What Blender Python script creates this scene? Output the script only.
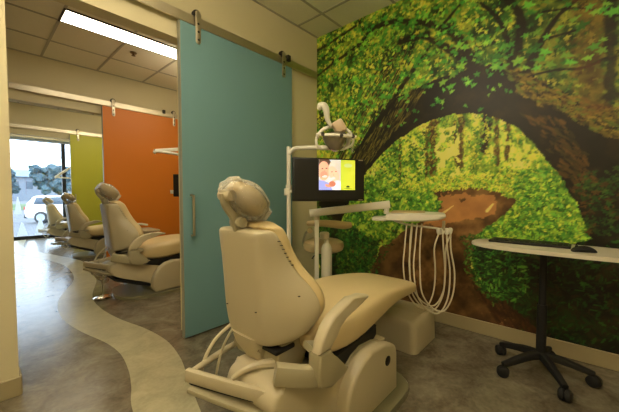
import bpy, bmesh, math, random
import numpy as np
from mathutils import Vector, Matrix
from mathutils.bvhtree import BVHTree
PI = math.pi
R = math.radians
random.seed(7)
rng = np.random.default_rng(11)
SC = bpy.context.scene
COL = SC.collection
for o in list(bpy.data.objects): bpy.data.objects.remove(o)

# ------------------------------------------------------------------ camera
cam_d = bpy.data.cameras.new('camera')
cam = bpy.data.objects.new('camera', cam_d); COL.objects.link(cam)
cam_d.sensor_width = 36.0; cam_d.lens = 303.0/619.0*36.0; cam_d.clip_start = .02; cam_d.clip_end = 500
_y = R(41.96); _p = math.atan(12/303.0)
fw = Vector((math.cos(_y)*math.cos(_p), math.sin(_y)*math.cos(_p), -math.sin(_p)))
cam.location = (0, 0, 1.12)
cam.rotation_euler = fw.to_track_quat('-Z', 'Y').to_euler()
SC.camera = cam

# ------------------------------------------------------------------ world, exposure
W = bpy.data.worlds.new('world'); SC.world = W; W.use_nodes = True
nt = W.node_tree; nt.nodes.clear()
wo = nt.nodes.new('ShaderNodeOutputWorld'); bg = nt.nodes.new('ShaderNodeBackground')
tc = nt.nodes.new('ShaderNodeTexCoord'); sx = nt.nodes.new('ShaderNodeSeparateXYZ'); cr = nt.nodes.new('ShaderNodeValToRGB')
nt.links.new(tc.outputs['Generated'], sx.inputs[0]); nt.links.new(sx.outputs['Z'], cr.inputs[0])
cr.color_ramp.elements[0].position = 0.0; cr.color_ramp.elements[0].color = (.72, .86, 1, 1)
cr.color_ramp.elements[1].position = .5; cr.color_ramp.elements[1].color = (.80, .90, 1, 1)
nt.links.new(cr.outputs[0], bg.inputs[0]); bg.inputs[1].default_value = SKY = 6.0
nt.links.new(bg.outputs[0], wo.inputs[0])
SC.view_settings.view_transform = 'Standard'; SC.view_settings.look = 'None'
SC.view_settings.gamma = 1.0; SC.view_settings.use_curve_mapping = False
SC.view_settings.exposure = 0.05
LAMP = 14.0       # strength of the diffusers in the troffers and the added fill lights
LAMPCOL = (1.0, .875, .64)
CEIL = 2.91; MX = 2.70; WY = 2.31

# ------------------------------------------------------------------ materials
def lin(c):
    return tuple(((v/12.92) if v <= .04045 else ((v+.055)/1.055)**2.4) for v in c)
def rgb(r, g, b): return lin((r/255, g/255, b/255)) + (1,)
def mat(name, c, rough=.5, metal=0, noise=0, scale=20, bump=0, spec=.5, emit=None, es=0, coat=0, trans=0, alpha=1):
    m = bpy.data.materials.new(name); m.use_nodes = True
    t = m.node_tree; b = t.nodes['Principled BSDF']
    b.inputs['Base Color'].default_value = c; b.inputs['Roughness'].default_value = rough
    b.inputs['Metallic'].default_value = metal; b.inputs['Specular IOR Level'].default_value = spec
    b.inputs['Coat Weight'].default_value = coat; b.inputs['Transmission Weight'].default_value = trans
    b.inputs['Alpha'].default_value = alpha
    if emit: b.inputs['Emission Color'].default_value = emit; b.inputs['Emission Strength'].default_value = es
    co = t.nodes.new('ShaderNodeTexCoord'); n = t.nodes.new('ShaderNodeTexNoise')
    n.inputs['Scale'].default_value = scale; n.inputs['Detail'].default_value = 5
    t.links.new(co.outputs['Object'], n.inputs['Vector'])
    mx = t.nodes.new('ShaderNodeMix'); mx.data_type = 'RGBA'
    k = max(noise, .015)
    mx.inputs[6].default_value = tuple(v*(1-k) for v in c[:3])+(1,); mx.inputs[7].default_value = tuple(min(1, v*(1+k)) for v in c[:3])+(1,)
    t.links.new(n.outputs['Fac'], mx.inputs[0]); t.links.new(mx.outputs[2], b.inputs['Base Color'])
    if bump:
        bp = t.nodes.new('ShaderNodeBump'); bp.inputs['Strength'].default_value = bump; bp.inputs['Distance'].default_value = .01
        t.links.new(n.outputs['Fac'], bp.inputs['Height']); t.links.new(bp.outputs[0], b.inputs['Normal'])
    return m
M = {}
M['wall'] = mat('cream_paint', rgb(214, 203, 166), .6, noise=.02, scale=3)
M['tile'] = mat('ceiling_tile', rgb(234, 228, 206), .85, noise=.06, scale=60, bump=.1)
M['grid'] = mat('ceiling_grid', rgb(176, 170, 150), .5)
M['teal'] = mat('teal_laminate', rgb(112, 151, 156), .42, noise=.03, scale=2)
M['orange'] = mat('orange_laminate', rgb(214, 122, 26), .45, noise=.03, scale=2)
M['green'] = mat('lime_laminate', rgb(188, 188, 56), .45, noise=.03, scale=2)
M['edge'] = mat('door_edge', rgb(150, 150, 135), .4)
M['steel'] = mat('brushed_steel', rgb(200, 190, 168), .36, 1, noise=.1, scale=8)
M['chrome'] = mat('chrome', rgb(215, 210, 200), .18, 1)
M['dark'] = mat('dark_metal', rgb(42, 36, 30), .5)
M['black'] = mat('black_plastic', rgb(14, 14, 15), .42)
M['blackmatte'] = mat('black_rubber', rgb(17, 16, 16), .7)
M['shell'] = mat('beige_plastic', rgb(190, 178, 148), .38, noise=.02, scale=5)
M['shell2'] = mat('grey_beige_plastic', rgb(166, 157, 128), .42, noise=.02, scale=5)
M['vinyl'] = mat('tan_vinyl', rgb(214, 192, 144), .42, noise=.03, scale=30, bump=.03)
M['vinyl2'] = mat('beige_vinyl', rgb(200, 176, 132), .45, noise=.03, scale=30)
M['base'] = mat('olive_plate', rgb(128, 124, 96), .3, noise=.03)
M['white'] = mat('white_enamel', rgb(224, 220, 206), .3)
M['bottle'] = mat('milky_bottle', rgb(214, 210, 190), .35)
M['hose'] = mat('cream_hose', rgb(214, 204, 176), .45)
M['reflector'] = mat('lamp_reflector', rgb(150, 142, 128), .25, .6)
M['pink'] = mat('lamp_housing', rgb(205, 180, 150), .4)
M['baseboard'] = mat('tan_baseboard', rgb(168, 154, 118), .5)
M['table'] = mat('white_laminate', rgb(214, 206, 190), .35)
M['frame'] = mat('black_window_frame', rgb(16, 20, 26), .4)
M['asphalt'] = mat('parking_asphalt', rgb(92, 96, 102), .9, noise=.08, scale=2)
M['grass'] = mat('lawn', rgb(80, 104, 62), .9, noise=.3, scale=1)
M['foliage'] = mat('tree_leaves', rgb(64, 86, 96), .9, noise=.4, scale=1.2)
M['trunk'] = mat('tree_bark', rgb(70, 62, 52), .9)
M['carpaint'] = mat('white_car_paint', rgb(236, 240, 246), .3)
M['carglass'] = mat('tinted_car_glass', rgb(70, 84, 98), .15)
M['tyre'] = mat('tyre_rubber', rgb(38, 40, 46), .8)
M['rim'] = mat('alloy_rim', rgb(170, 178, 190), .35, .4)
M['building'] = mat('pale_render', rgb(120, 128, 138), .9)
M['roof'] = mat('teal_roof', rgb(112, 132, 140), .8)
M['decal'] = mat('white_film', rgb(244, 246, 250), .6)
M['diffuser'] = mat('lit_diffuser', rgb(255, 250, 235), .5, emit=LAMPCOL+(1,), es=LAMP)
M['lens'] = mat('sprinkler_brass', rgb(120, 100, 70), .4, .8)

def shader_mat(name):
    m = bpy.data.materials.new(name); m.use_nodes = True; m.node_tree.nodes.clear(); return m, m.node_tree
m, t = shader_mat('white_translucent_film'); M['decal'] = m
o_ = t.nodes.new('ShaderNodeOutputMaterial'); tl = t.nodes.new('ShaderNodeBsdfTranslucent'); df = t.nodes.new('ShaderNodeBsdfDiffuse'); mx = t.nodes.new('ShaderNodeMixShader')
tl.inputs[0].default_value = (.8, .84, .88, 1); df.inputs[0].default_value = (.85, .87, .9, 1); mx.inputs[0].default_value = .4
t.links.new(tl.outputs[0], mx.inputs[1]); t.links.new(df.outputs[0], mx.inputs[2]); t.links.new(mx.outputs[0], o_.inputs[0])
# window glass: mostly clear with a faint reflection
m, t = shader_mat('window_glass'); M['glass'] = m
o_ = t.nodes.new('ShaderNodeOutputMaterial'); tr = t.nodes.new('ShaderNodeBsdfTransparent'); gl = t.nodes.new('ShaderNodeBsdfGlossy'); mx = t.nodes.new('ShaderNodeMixShader')
tr.inputs[0].default_value = (.93, .97, 1, 1); gl.inputs['Roughness'].default_value = .02; mx.inputs[0].default_value = .06
t.links.new(tr.outputs[0], mx.inputs[1]); t.links.new(gl.outputs[0], mx.inputs[2]); t.links.new(mx.outputs[0], o_.inputs[0])
# clear crinkled plastic bag
m, t = shader_mat('clear_plastic_bag'); M['bag'] = m
o_ = t.nodes.new('ShaderNodeOutputMaterial'); tr = t.nodes.new('ShaderNodeBsdfTransparent'); gl = t.nodes.new('ShaderNodeBsdfPrincipled'); mx = t.nodes.new('ShaderNodeMixShader')
gl.inputs['Base Color'].default_value = rgb(225, 222, 208); gl.inputs['Roughness'].default_value = .12
tcn = t.nodes.new('ShaderNodeTexCoord'); nn = t.nodes.new('ShaderNodeTexNoise'); nn.inputs['Scale'].default_value = 22; nn.inputs['Distortion'].default_value = 2.5
bp = t.nodes.new('ShaderNodeBump'); bp.inputs['Strength'].default_value = .9; bp.inputs['Distance'].default_value = .01
fr = t.nodes.new('ShaderNodeFresnel'); fr.inputs['IOR'].default_value = 1.5; rp = t.nodes.new('ShaderNodeMath'); rp.operation = 'MULTIPLY_ADD'
rp.inputs[1].default_value = 1.8; rp.inputs[2].default_value = .13
t.links.new(tcn.outputs['Object'], nn.inputs['Vector']); t.links.new(nn.outputs['Fac'], bp.inputs['Height'])
t.links.new(bp.outputs[0], gl.inputs['Normal']); t.links.new(bp.outputs[0], fr.inputs['Normal']); t.links.new(fr.outputs[0], rp.inputs[0]); t.links.new(rp.outputs[0], mx.inputs[0])
t.links.new(tr.outputs[0], mx.inputs[1]); t.links.new(gl.outputs[0], mx.inputs[2]); t.links.new(mx.outputs[0], o_.inputs[0])
# vertex colour print (mural, screen)
def print_mat(name, rough, emit=0, gain=1.0):
    m = bpy.data.materials.new(name); m.use_nodes = True; t = m.node_tree; b = t.nodes['Principled BSDF']
    a = t.nodes.new('ShaderNodeVertexColor'); a.layer_name = 'print'
    t.links.new(a.outputs[0], b.inputs['Base Color']); b.inputs['Roughness'].default_value = rough
    if emit: t.links.new(a.outputs[0], b.inputs['Emission Color']); b.inputs['Emission Strength'].default_value = emit
    return m
M['mural'] = print_mat('printed_mural', .42)
M['screen'] = print_mat('lit_screen', .3, 1.0)
# floor: mottled vinyl
def floor_mat(name, c1, c2, c3, rough):
    m = bpy.data.materials.new(name); m.use_nodes = True; t = m.node_tree; b = t.nodes['Principled BSDF']
    tcn = t.nodes.new('ShaderNodeTexCoord')
    n1 = t.nodes.new('ShaderNodeTexNoise'); n1.inputs['Scale'].default_value = 5; n1.inputs['Detail'].default_value = 8; n1.inputs['Roughness'].default_value = .65; n1.inputs['Distortion'].default_value = .8
    n2 = t.nodes.new('ShaderNodeTexNoise'); n2.inputs['Scale'].default_value = 45; n2.inputs['Detail'].default_value = 4
    r1 = t.nodes.new('ShaderNodeValToRGB'); r1.color_ramp.elements[0].position = .32; r1.color_ramp.elements[1].position = .7
    r1.color_ramp.elements[0].color = c1; r1.color_ramp.elements[1].color = c3
    e = r1.color_ramp.elements.new(.5); e.color = c2
    ad = t.nodes.new('ShaderNodeMath'); ad.operation = 'MULTIPLY_ADD'; ad.inputs[1].default_value = .28
    sb = t.nodes.new('ShaderNodeMath'); sb.operation = 'SUBTRACT'; sb.inputs[1].default_value = .14
    t.links.new(tcn.outputs['Object'], n1.inputs['Vector']); t.links.new(tcn.outputs['Object'], n2.inputs['Vector'])
    t.links.new(n2.outputs['Fac'], ad.inputs[0]); t.links.new(n1.outputs['Fac'], sb.inputs[0]); t.links.new(sb.outputs[0], ad.inputs[2])
    t.links.new(ad.outputs[0], r1.inputs[0]); t.links.new(r1.outputs[0], b.inputs['Base Color'])
    b.inputs['Roughness'].default_value = rough
    bp = t.nodes.new('ShaderNodeBump'); bp.inputs['Strength'].default_value = .05; bp.inputs['Distance'].default_value = .01
    t.links.new(n2.outputs['Fac'], bp.inputs['Height']); t.links.new(bp.outputs[0], b.inputs['Normal'])
    return m
M['floor'] = floor_mat('brown_vinyl_floor', rgb(90, 82, 68), rgb(116, 107, 90), rgb(140, 131, 112), .23)
M['band'] = floor_mat('pale_vinyl_band', rgb(154, 147, 118), rgb(172, 165, 134), rgb(188, 181, 150), .3)

# ------------------------------------------------------------------ mesh helpers
def obj(name, bm, m, parent=None, loc=(0, 0, 0), rot=(0, 0, 0), smooth=35, mod=None):
    me = bpy.data.meshes.new(name)
    bmesh.ops.recalc_face_normals(bm, faces=bm.faces[:])
    bm.to_mesh(me); bm.free()
    me.materials.append(m)
    if smooth:
        for p in me.polygons: p.use_smooth = True
        me.set_sharp_from_angle(angle=R(smooth))
    o = bpy.data.objects.new(name, me); COL.objects.link(o)
    o.location = loc; o.rotation_euler = rot; o.parent = parent
    if mod:
        s = o.modifiers.new('sub', 'SUBSURF'); s.levels = mod; s.render_levels = mod
    return o
def tag(o, label, cat, group=None, kind=None):
    o['label'] = label; o['category'] = cat
    if group: o['group'] = group
    if kind: o['kind'] = kind
    return o
def thing(name, label, cat, loc=(0, 0, 0), rz=0, group=None):
    o = bpy.data.objects.new(name, None); COL.objects.link(o); o.location = loc; o.rotation_euler = (0, 0, rz)
    o.empty_display_size = .1
    return tag(o, label, cat, group)
def struct(name, bm, m, parent=None, **k):
    o = obj(name, bm, m, parent, **k)
    if parent is None: o['kind'] = 'structure'
    return o
def box(bm, x0, x1, y0, y1, z0, z1, bev=0, seg=2, mtx=None):
    n0 = set(bm.verts)
    r = bmesh.ops.create_cube(bm, size=1.0)
    vs = r['verts']
    for v in vs:
        v.co = Vector(((x0+x1)/2+v.co.x*(x1-x0), (y0+y1)/2+v.co.y*(y1-y0), (z0+z1)/2+v.co.z*(z1-z0)))
    if bev:
        es = list({e for v in vs for e in v.link_edges})
        bmesh.ops.bevel(bm, geom=es, offset=bev, segments=seg, affect='EDGES', profile=.5)
    if mtx:
        for v in bm.verts:
            if v not in n0: v.co = mtx @ v.co
    return bm
def B(*a, **k): return box(bmesh.new(), *a, **k)
def loft(bm, rings, cap=True):
    vr = [[bm.verts.new(p) for p in r] for r in rings]
    n = len(vr[0])
    for a, b in zip(vr, vr[1:]):
        for i in range(n):
            bm.faces.new((a[i], a[(i+1) % n], b[(i+1) % n], b[i]))
    if cap:
        bm.faces.new(vr[0][::-1]); bm.faces.new(vr[-1])
    return bm
def spline(pts, n=6):
    P = [Vector(p) for p in pts]
    if len(P) < 3: return P
    out = []
    Q = [P[0]*2-P[1]] + P + [P[-1]*2-P[-2]]
    for i in range(1, len(Q)-2):
        a, b, c, d = Q[i-1:i+3]
        for k in range(n):
            t = k/n
            out.append(.5*((2*b)+(c-a)*t+(2*a-5*b+4*c-d)*t*t+(3*b-a-3*c+d)*t**3))
    out.append(P[-1]); return out
def tube(bm, pts, r, seg=10, sm=6, flat=None, up=None):
    """round (or flat w x h) tube swept along pts; r a number or one per point"""
    P = spline(pts, sm) if sm else [Vector(p) for p in pts]
    n = len(P); rr = r if isinstance(r, (list, tuple)) else None
    rings = []; prev = None
    for i, p in enumerate(P):
        t = (P[min(i+1, n-1)]-P[max(i-1, 0)]).normalized()
        if up is not None: s = t.cross(Vector(up)).normalized()
        elif prev is None: s = t.orthogonal().normalized()
        else: s = (prev - t*prev.dot(t)).normalized()
        prev = s; q = t.cross(s).normalized()
        if rr:
            f = i/(n-1)*(len(rr)-1); k = min(int(f), len(rr)-2); rad = rr[k]*(1-(f-k))+rr[k+1]*(f-k)
        else: rad = r
        if flat:
            w, h = flat; b_ = min(w, h)*.3; ring = []
            for sx_, sy_ in ((1, 1), (-1, 1), (-1, -1), (1, -1)):
                for k in range(3):
                    base = {(1, 1): 0, (-1, 1): 90, (-1, -1): 180, (1, -1): 270}[(sx_, sy_)]
                    an = R(base + k*45)
                    ring.append(p + s*((sx_*(w/2-b_))+math.cos(an)*b_)*(rad if rr else 1) + q*((sy_*(h/2-b_))+math.sin(an)*b_)*(rad if rr else 1))
            rings.append(ring)
        else:
            rings.append([p + s*math.cos(2*PI*k/seg)*rad + q*math.sin(2*PI*k/seg)*rad for k in range(seg)])
    return loft(bm, rings)
def T(*a, **k): return tube(bmesh.new(), *a, **k)
def lathe(bm, prof, seg=24, mtx=None):
    rings = []
    for r_, z in prof:
        ring = [Vector((max(r_, 1e-4)*math.cos(2*PI*k/seg), max(r_, 1e-4)*math.sin(2*PI*k/seg), z)) for k in range(seg)]
        rings.append([mtx @ v for v in ring] if mtx else ring)
    return loft(bm, rings)
def L(*a, **k): return lathe(bmesh.new(), *a, **k)
def prism(bm, pts, a0, a1, axis='y', bev=.006, seg=2):
    """polygon pts extruded from a0 to a1 along axis (pts are the other two coordinates)"""
    def mk(p, a):
        return {'y': (p[0], a, p[1]), 'x': (a, p[0], p[1]), 'z': (p[0], p[1], a)}[axis]
    va = [bm.verts.new(mk(p, a0)) for p in pts]; vb = [bm.verts.new(mk(p, a1)) for p in pts]
    n = len(pts); fs = [bm.faces.new(va), bm.faces.new(vb[::-1])]
    for i in range(n): fs.append(bm.faces.new((va[i], vb[i], vb[(i+1) % n], va[(i+1) % n])))
    if bev:
        es = list({e for f in fs[:2] for e in f.edges})
        bmesh.ops.bevel(bm, geom=es, offset=bev, segments=seg, affect='EDGES', profile=.5)
    return bm
def PR(*a, **k): return prism(bmesh.new(), *a, **k)
def smooth2(pts, n=5, closed=True):
    """closed smooth outline through 2D points"""
    P = [Vector((p[0], p[1], 0)) for p in pts]; out = []; m_ = len(P)
    for i in range(m_):
        a, b, c, d = P[i-1], P[i], P[(i+1) % m_], P[(i+2) % m_]
        for k in range(n):
            t = k/n
            v = .5*((2*b)+(c-a)*t+(2*a-5*b+4*c-d)*t*t+(3*b-a-3*c+d)*t**3)
            out.append((v.x, v.y))
    return out
def rrect(w, d, r, n=5):
    out = []
    for cx, cy, a0 in ((w/2-r, d/2-r, 0), (-w/2+r, d/2-r, 90), (-w/2+r, -d/2+r, 180), (w/2-r, -d/2+r, 270)):
        for k in range(n+1): a = R(a0+90*k/n); out.append((cx+r*math.cos(a), cy+r*math.sin(a)))
    return out
def copy_tree(o, parent=None):
    c = o.copy(); COL.objects.link(c)
    if parent: c.parent = parent
    for ch in list(o.children): copy_tree(ch, c)
    return c
def align(d, loc=(0, 0, 0)):
    return Matrix.Translation(loc) @ Vector(d).normalized().to_track_quat('Z', 'Y').to_matrix().to_4x4()

# ------------------------------------------------------------------ room shell
XL = -1.35; YB = -1.6; YW = 10.1
struct('floor', B(XL, MX+.12, YB, YW+.3, -.1, 0), M['floor'], smooth=0)
bandL = [(.2,-1.58),(.34,-.6),(.42,.4),(.47,1.2),(.52,1.69),(.585,1.92),(.63,2.11),(.66,2.37),(.64,2.63),(.56,3.0),(.51,3.4),(.53,3.82),(.62,4.23),(.85,4.9),(.93,5.59),(.9,6.3),(.72,7.1),(.5,7.9),(.4,8.6),(.45,9.3),(.55,10.08)]
bandR = [(.5,-1.58),(.62,-.6),(.68,.4),(.71,1.2),(.84,1.73),(.92,2.02),(.96,2.34),(.93,2.68),(.85,3.06),(.81,3.51),(.85,3.97),(1.05,4.68),(1.08,5.09),(1.13,5.35),(1.18,5.7),(1.18,6.3),(1.0,7.1),(.8,7.9),(.7,8.6),(.75,9.3),(.85,10.08)]
bm = bmesh.new()
a = spline([(x, y, .0015) for x, y in bandL], 6); b = spline([(x, y, .0015) for x, y in bandR], 6)
va = [bm.verts.new(p) for p in a]; vb = [bm.verts.new(p) for p in b]
for i in range(len(va)-1): bm.faces.new((va[i], vb[i], vb[i+1], va[i+1]))
struct('floor_band', bm, M['band'], smooth=0)
struct('ceiling', B(XL, MX+.12, YB, YW+.3, CEIL, CEIL+.1), M['tile'], smooth=0)
# ceiling grid, one lattice per bay
def grid_bay(y0, y1, xs, ys):
    bm = bmesh.new()
    for x in xs: box(bm, x-.012, x+.012, y0, y1, CEIL-.006, CEIL+.001)
    for y in ys: box(bm, XL, MX, y-.012, y+.012, CEIL-.0055, CEIL+.001)
    for y in (y0+.01, y1-.01): box(bm, XL, MX, y-.01, y+.01, CEIL-.007, CEIL+.001)
    struct('trim_ceiling_grid', bm, M['grid'], smooth=0)
gx = [2.37-.61*k for k in range(7)]
grid_bay(YB, WY, gx, [1.965-.61*k for k in range(6)])
gx2 = [.65+.61*k for k in range(-3, 4)]
grid_bay(WY+.12, 5.29, gx2, [4.05+.61*k for k in range(-2, 3)])
grid_bay(5.41, 8.29, gx2, [5.9+.61*k for k in range(4)])
grid_bay(8.41, YW, gx2, [8.9+.61*k for k in range(2)])
struct('wall_right', B(MX, MX+.12, YB, YW+.3, 0, CEIL), M['wall'], smooth=0)
struct('wall_left', B(XL-.12, XL, YB, YW+.3, 0, CEIL), M['wall'], smooth=0)
struct('wall_back', B(XL-.12, MX+.12, YB-.12, YB, 0, CEIL), M['wall'], smooth=0)
OPL = .145
def partition(name, y, opr, oph=2.30):
    bm = bmesh.new()
    box(bm, XL, OPL, y, y+.12, 0, CEIL); box(bm, opr, MX, y, y+.12, 0, CEIL); box(bm, OPL, opr, y, y+.12, oph, CEIL)
    struct(name, bm, M['wall'], smooth=0)
partition('wall_partition_near', WY, 1.12)
partition('wall_partition_middle', 5.29, 1.36)
partition('wall_partition_far', 8.29, 1.50)
# window wall: solid above the opening and to its right
bm = bmesh.new()
box(bm, XL, 2.35, YW, YW+.3, 2.50, CEIL); box(bm, 2.35, MX, YW, YW+.3, 0, CEIL)
struct('wall_window', bm, M['wall'], smooth=0)
def baseboard(name, segs):
    bm = bmesh.new()
    for s in segs: box(bm, *s, 0, .105, bev=.004, seg=1)
    struct(name, bm, M['baseboard'])
baseboard('baseboard_right', [(MX-.012, MX, YB, WY)])
baseboard('baseboard_partition_near', [(XL, OPL+.012, WY-.012, WY), (OPL, OPL+.012, WY, WY+.132), (XL, OPL+.012, WY+.12, WY+.132), (1.12, MX-.012, WY-.012, WY)])
baseboard('baseboard_partition_middle', [(XL, OPL+.012, 5.278, 5.29), (1.36, MX, 5.278, 5.29)])
baseboard('baseboard_partition_far', [(XL, OPL+.012, 8.278, 8.29), (1.50, MX, 8.278, 8.29)])
baseboard('baseboard_left', [(XL, XL+.012, YB, YW)])

# window
bm = bmesh.new()
for x0, x1 in ((XL, XL+.05), (-.03, .02), (1.60, 1.68), (2.30, 2.35)): box(bm, x0, x1, YW+.12, YW+.2, .0, 2.5)
box(bm, XL, 2.35, YW+.11, YW+.2, .0, .075)
w1 = struct('window_1', bm, M['frame'], smooth=0)
obj('glass_pane', B(XL+.02, 2.33, YW+.155, YW+.165, .06, 2.49), M['glass'], w1, smooth=0)
obj('transom', B(XL+.05, 1.60, YW+.14, YW+.17, 2.08, 2.10), M['rim'], w1, smooth=0)
obj('window_head', B(XL, 2.35, YW+.1, YW+.22, 2.44, 2.5), M['rim'], w1, smooth=0)
for i, (x, w, z0, z1, lab) in enumerate([(1.14, .24, .08, .50, 'tall white triangular decal low on the window glass, nearest the dental chairs'),
                                    (.80, .20, .08, .42, 'low white triangular decal near the bottom left of the window glass'),
                                    (.74, .14, .62, 1.05, 'white triangular decal higher up at the left edge of the window glass')]):
    d = obj('window_decal', PR([(x-w/2, z0), (x+w/2, z0), (x+w*.08, z1), (x-w*.08, z1)], YW+.146, YW+.149, bev=0), M['decal'], smooth=0)
    tag(d, lab, 'decal', 'white decals on the window')

# sliding doors and their rails
def sliding_door(n, y, x0, x1, m, label_handle, top=2.405, stop=True, rail0=OPL+.1, word='teal'):
    bm = B(x0, x1, y-.075, y-.035, .012, top, bev=.003, seg=1)
    d = struct('door_%d' % n, bm, m)
    hb = T([(x0+.065, y-.075, .80), (x0+.065, y-.115, .80), (x0+.065, y-.115, 1.11), (x0+.065, y-.075, 1.11)], .009, sm=0)
    obj('handle', hb, M['steel'], d)
    obj('edge_strip', B(x0-.004, x0+.001, y-.075, y-.035, .012, top), M['edge'], d, smooth=0)
    for hx in (x0+.14, x1-.12):
        bm = bmesh.new()
        prism(bm, rrect(.042, .25, .02, 4), 0, .008, 'z', bev=.002)
        for v in bm.verts: v.co = Vector((hx+v.co.x, y-.076-v.co.z, top-.005+v.co.y))
        h = obj('hanger_strap', bm, M['steel'], d)
        obj('roller', L([(.0, -.0), (.032, 0), (.034, .006), (.026, .012), (.026, .02), (.034, .026), (.032, .032), (0, .032)], 20, align((0, 1, 0), (hx, y-.069, top+.10))), M['dark'], h)
        bm = bmesh.new()
        for k in range(3): lathe(bm, [(0, 0), (.009, 0), (.008, .004), (0, .005)], 10, align((0, -1, 0), (hx, y-.0835, top-.10+k*.06)))
        obj('bolt', bm, M['dark'], h)
    r = thing('door_rail', 'brushed steel flat track carrying the %s sliding door' % word, 'rail', (x0, y, top+.05))
    def loc(b): 
        for v in b.verts: v.co -= Vector((x0, y, top+.05))
        return b
    obj('track_bar', loc(B(rail0, 2.64, y-.055, y-.045, top+.015, top+.085)), M['steel'], r, smooth=0)
    xx = rail0+.08
    while xx < 2.6:
        obj('standoff', loc(L([(0, 0), (.012, 0), (.012, .045), (0, .045)], 10, align((0, 1, 0), (xx, y-.045, top+.05)))), M['dark'], r); xx += .4
    for xx in (rail0+.03, 2.18):
        obj('end_stop', loc(B(xx-.02, xx+.02, y-.08, y-.04, top+.055, top+.115, bev=.004)), M['dark'], r)
    return d
sliding_door(1, WY+.0, 1.06, 2.22, M['teal'], '', word='teal')
sliding_door(2, 5.29, 1.30, 2.46, M['orange'], '', word='orange')
sliding_door(3, 8.29, 1.44, 2.56, M['green'], '', word='lime green')

# ceiling troffers
def troffer(x, y, w, d, label):
    t = thing('ceiling_light', label, 'ceiling light', (x, y, CEIL), 0, 'recessed ceiling lights')
    bm = bmesh.new()
    for a in ((-w/2-.02, w/2+.02, -d/2-.02, -d/2), (-w/2-.02, w/2+.02, d/2, d/2+.02), (-w/2-.02, -w/2, -d/2, d/2), (w/2, w/2+.02, -d/2, d/2)):
        box(bm, *a, -.012, .0)
    obj('frame', bm, M['dark'], t, smooth=0)
    obj('diffuser', B(-w/2, w/2, -d/2, d/2, -.009, -.002), M['diffuser'], t, smooth=0)
    return t
troffer(1.26, 3.90, 1.20, .27, 'long lit rectangular ceiling light between the teal and orange door walls')
def fill_light(x, y, w, d, label):  # unseen suspended lights, added only to brighten walls and ceilings
    t = thing('added_fill_light', label, 'ceiling light', (x, y, CEIL), 0, 'added suspended fill lights')
    for s in (-1, 1): obj('suspension_rod', T([(s*w*.35,0,0),(s*w*.35,0,-.24)], .006, sm=0), M['chrome'], t)
    obj('canopy', L([(0,0),(.06,0),(.055,-.02),(0,-.022)]), M['white'], t)
    obj('housing', B(-w/2, w/2, -.03, .03, -.27, -.23, bev=.004), M['white'], t)
    bm = bmesh.new(); prof = [(-d/2+.03, -.26), (-d/2, -.30), (-d/2+.04, -.35), (d/2-.04, -.35), (d/2, -.30), (d/2-.03, -.26)]
    prism(bm, prof, -w/2+.02, w/2-.02, 'x', bev=0)
    obj('diffuser', bm, M['diffuser'], t, smooth=0)
fill_light(.40, 1.12, 1.2, .30, 'long added fill light hung above the nearest dental chair')
fill_light(.2, -.75, 1.2, .22, 'long added fill light hung behind the viewer')
fill_light(-.75, .7, .9, .3, 'added fill light hung over the corridor')
fill_light(2.2, 3.85, .6, .2, 'added fill light hidden behind the teal door')
fill_light(2.05, 6.85, .7, .2, 'added fill light hidden behind the orange door')
troffer(1.26, 6.8, 1.2, .27, 'lit ceiling light between the orange and lime door walls')
troffer(1.26, 9.2, 1.2, .27, 'lit ceiling light beside the window wall')
sp = thing('sprinkler', 'small brass sprinkler head on the ceiling beyond the long light', 'sprinkler', (1.42, 4.28, CEIL))
obj('escutcheon', L([(0, 0), (.04, 0), (.034, -.01), (0, -.012)]), M['lens'], sp)
obj('spray_head', L([(0, -.01), (.012, -.012), (.012, -.03), (.024, -.034), (.024, -.038), (0, -.04)], 14), M['lens'], sp)

# ------------------------------------------------------------------ mural
S0, S1, Z0, Z1 = 0.0, 3.1, .107, CEIL
DU = .0072
nu = int((S1-S0)/DU)+1; nv = int((Z1-Z0)/DU)+1
us = np.linspace(S0, S1, nu); vs_ = np.linspace(Z0, Z1, nv)
U, V = np.meshgrid(us, vs_)           # rows = height
def vnoise(sc, seed, oct=4, sx=1, sy=1):
    r = np.random.default_rng(seed); out = np.zeros_like(U); amp = 1; tot = 0
    for k in range(oct):
        f = sc*2**k; gw = int(S1*f*sx)+3; gh = int(Z1*f*sy)+3; g = r.random((gh, gw))
        x = U*f*sx; y = V*f*sy; xi = x.astype(int); yi = y.astype(int); fx = x-xi; fy = y-yi
        fx = fx*fx*(3-2*fx); fy = fy*fy*(3-2*fy)
        out += amp*((g[yi, xi]*(1-fx)+g[yi, xi+1]*fx)*(1-fy)+(g[yi+1, xi]*(1-fx)+g[yi+1, xi+1]*fx)*fy); tot += amp; amp *= .55
    return out/tot
def C(r, g, b): return np.array(lin((r/255, g/255, b/255)))
IMG = np.zeros((nv, nu, 3))
WN1 = vnoise(7, 1)-.5; WN2 = vnoise(7, 2)-.5; FN = vnoise(30, 3, 3)
def inside(poly, rough=.0):
    x = U+WN1*rough*2+(FN-.5)*rough; y = V+WN2*rough*2+(FN-.5)*rough
    m = np.zeros(U.shape, bool); n = len(poly)
    for i in range(n):
        (x1, y1), (x2, y2) = poly[i-1], poly[i]
        if y1 == y2: continue
        c = ((y1 > y) != (y2 > y)) & (x < (x2-x1)*(y-y1)/(y2-y1)+x1)
        m ^= c
    return m
def mixin(mask, col, a=1.0):
    a = a*mask if not isinstance(a, np.ndarray) else a*mask
    IMG[:] = IMG*(1-a[..., None])+col*a[..., None]
def ramp(f, stops):
    f = np.clip(f, 0, 1); out = np.zeros(f.shape+(3,)); xs = [s[0] for s in stops]
    for k in range(3): out[..., k] = np.interp(f, xs, [s[1][k] for s in stops])
    return out
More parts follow.
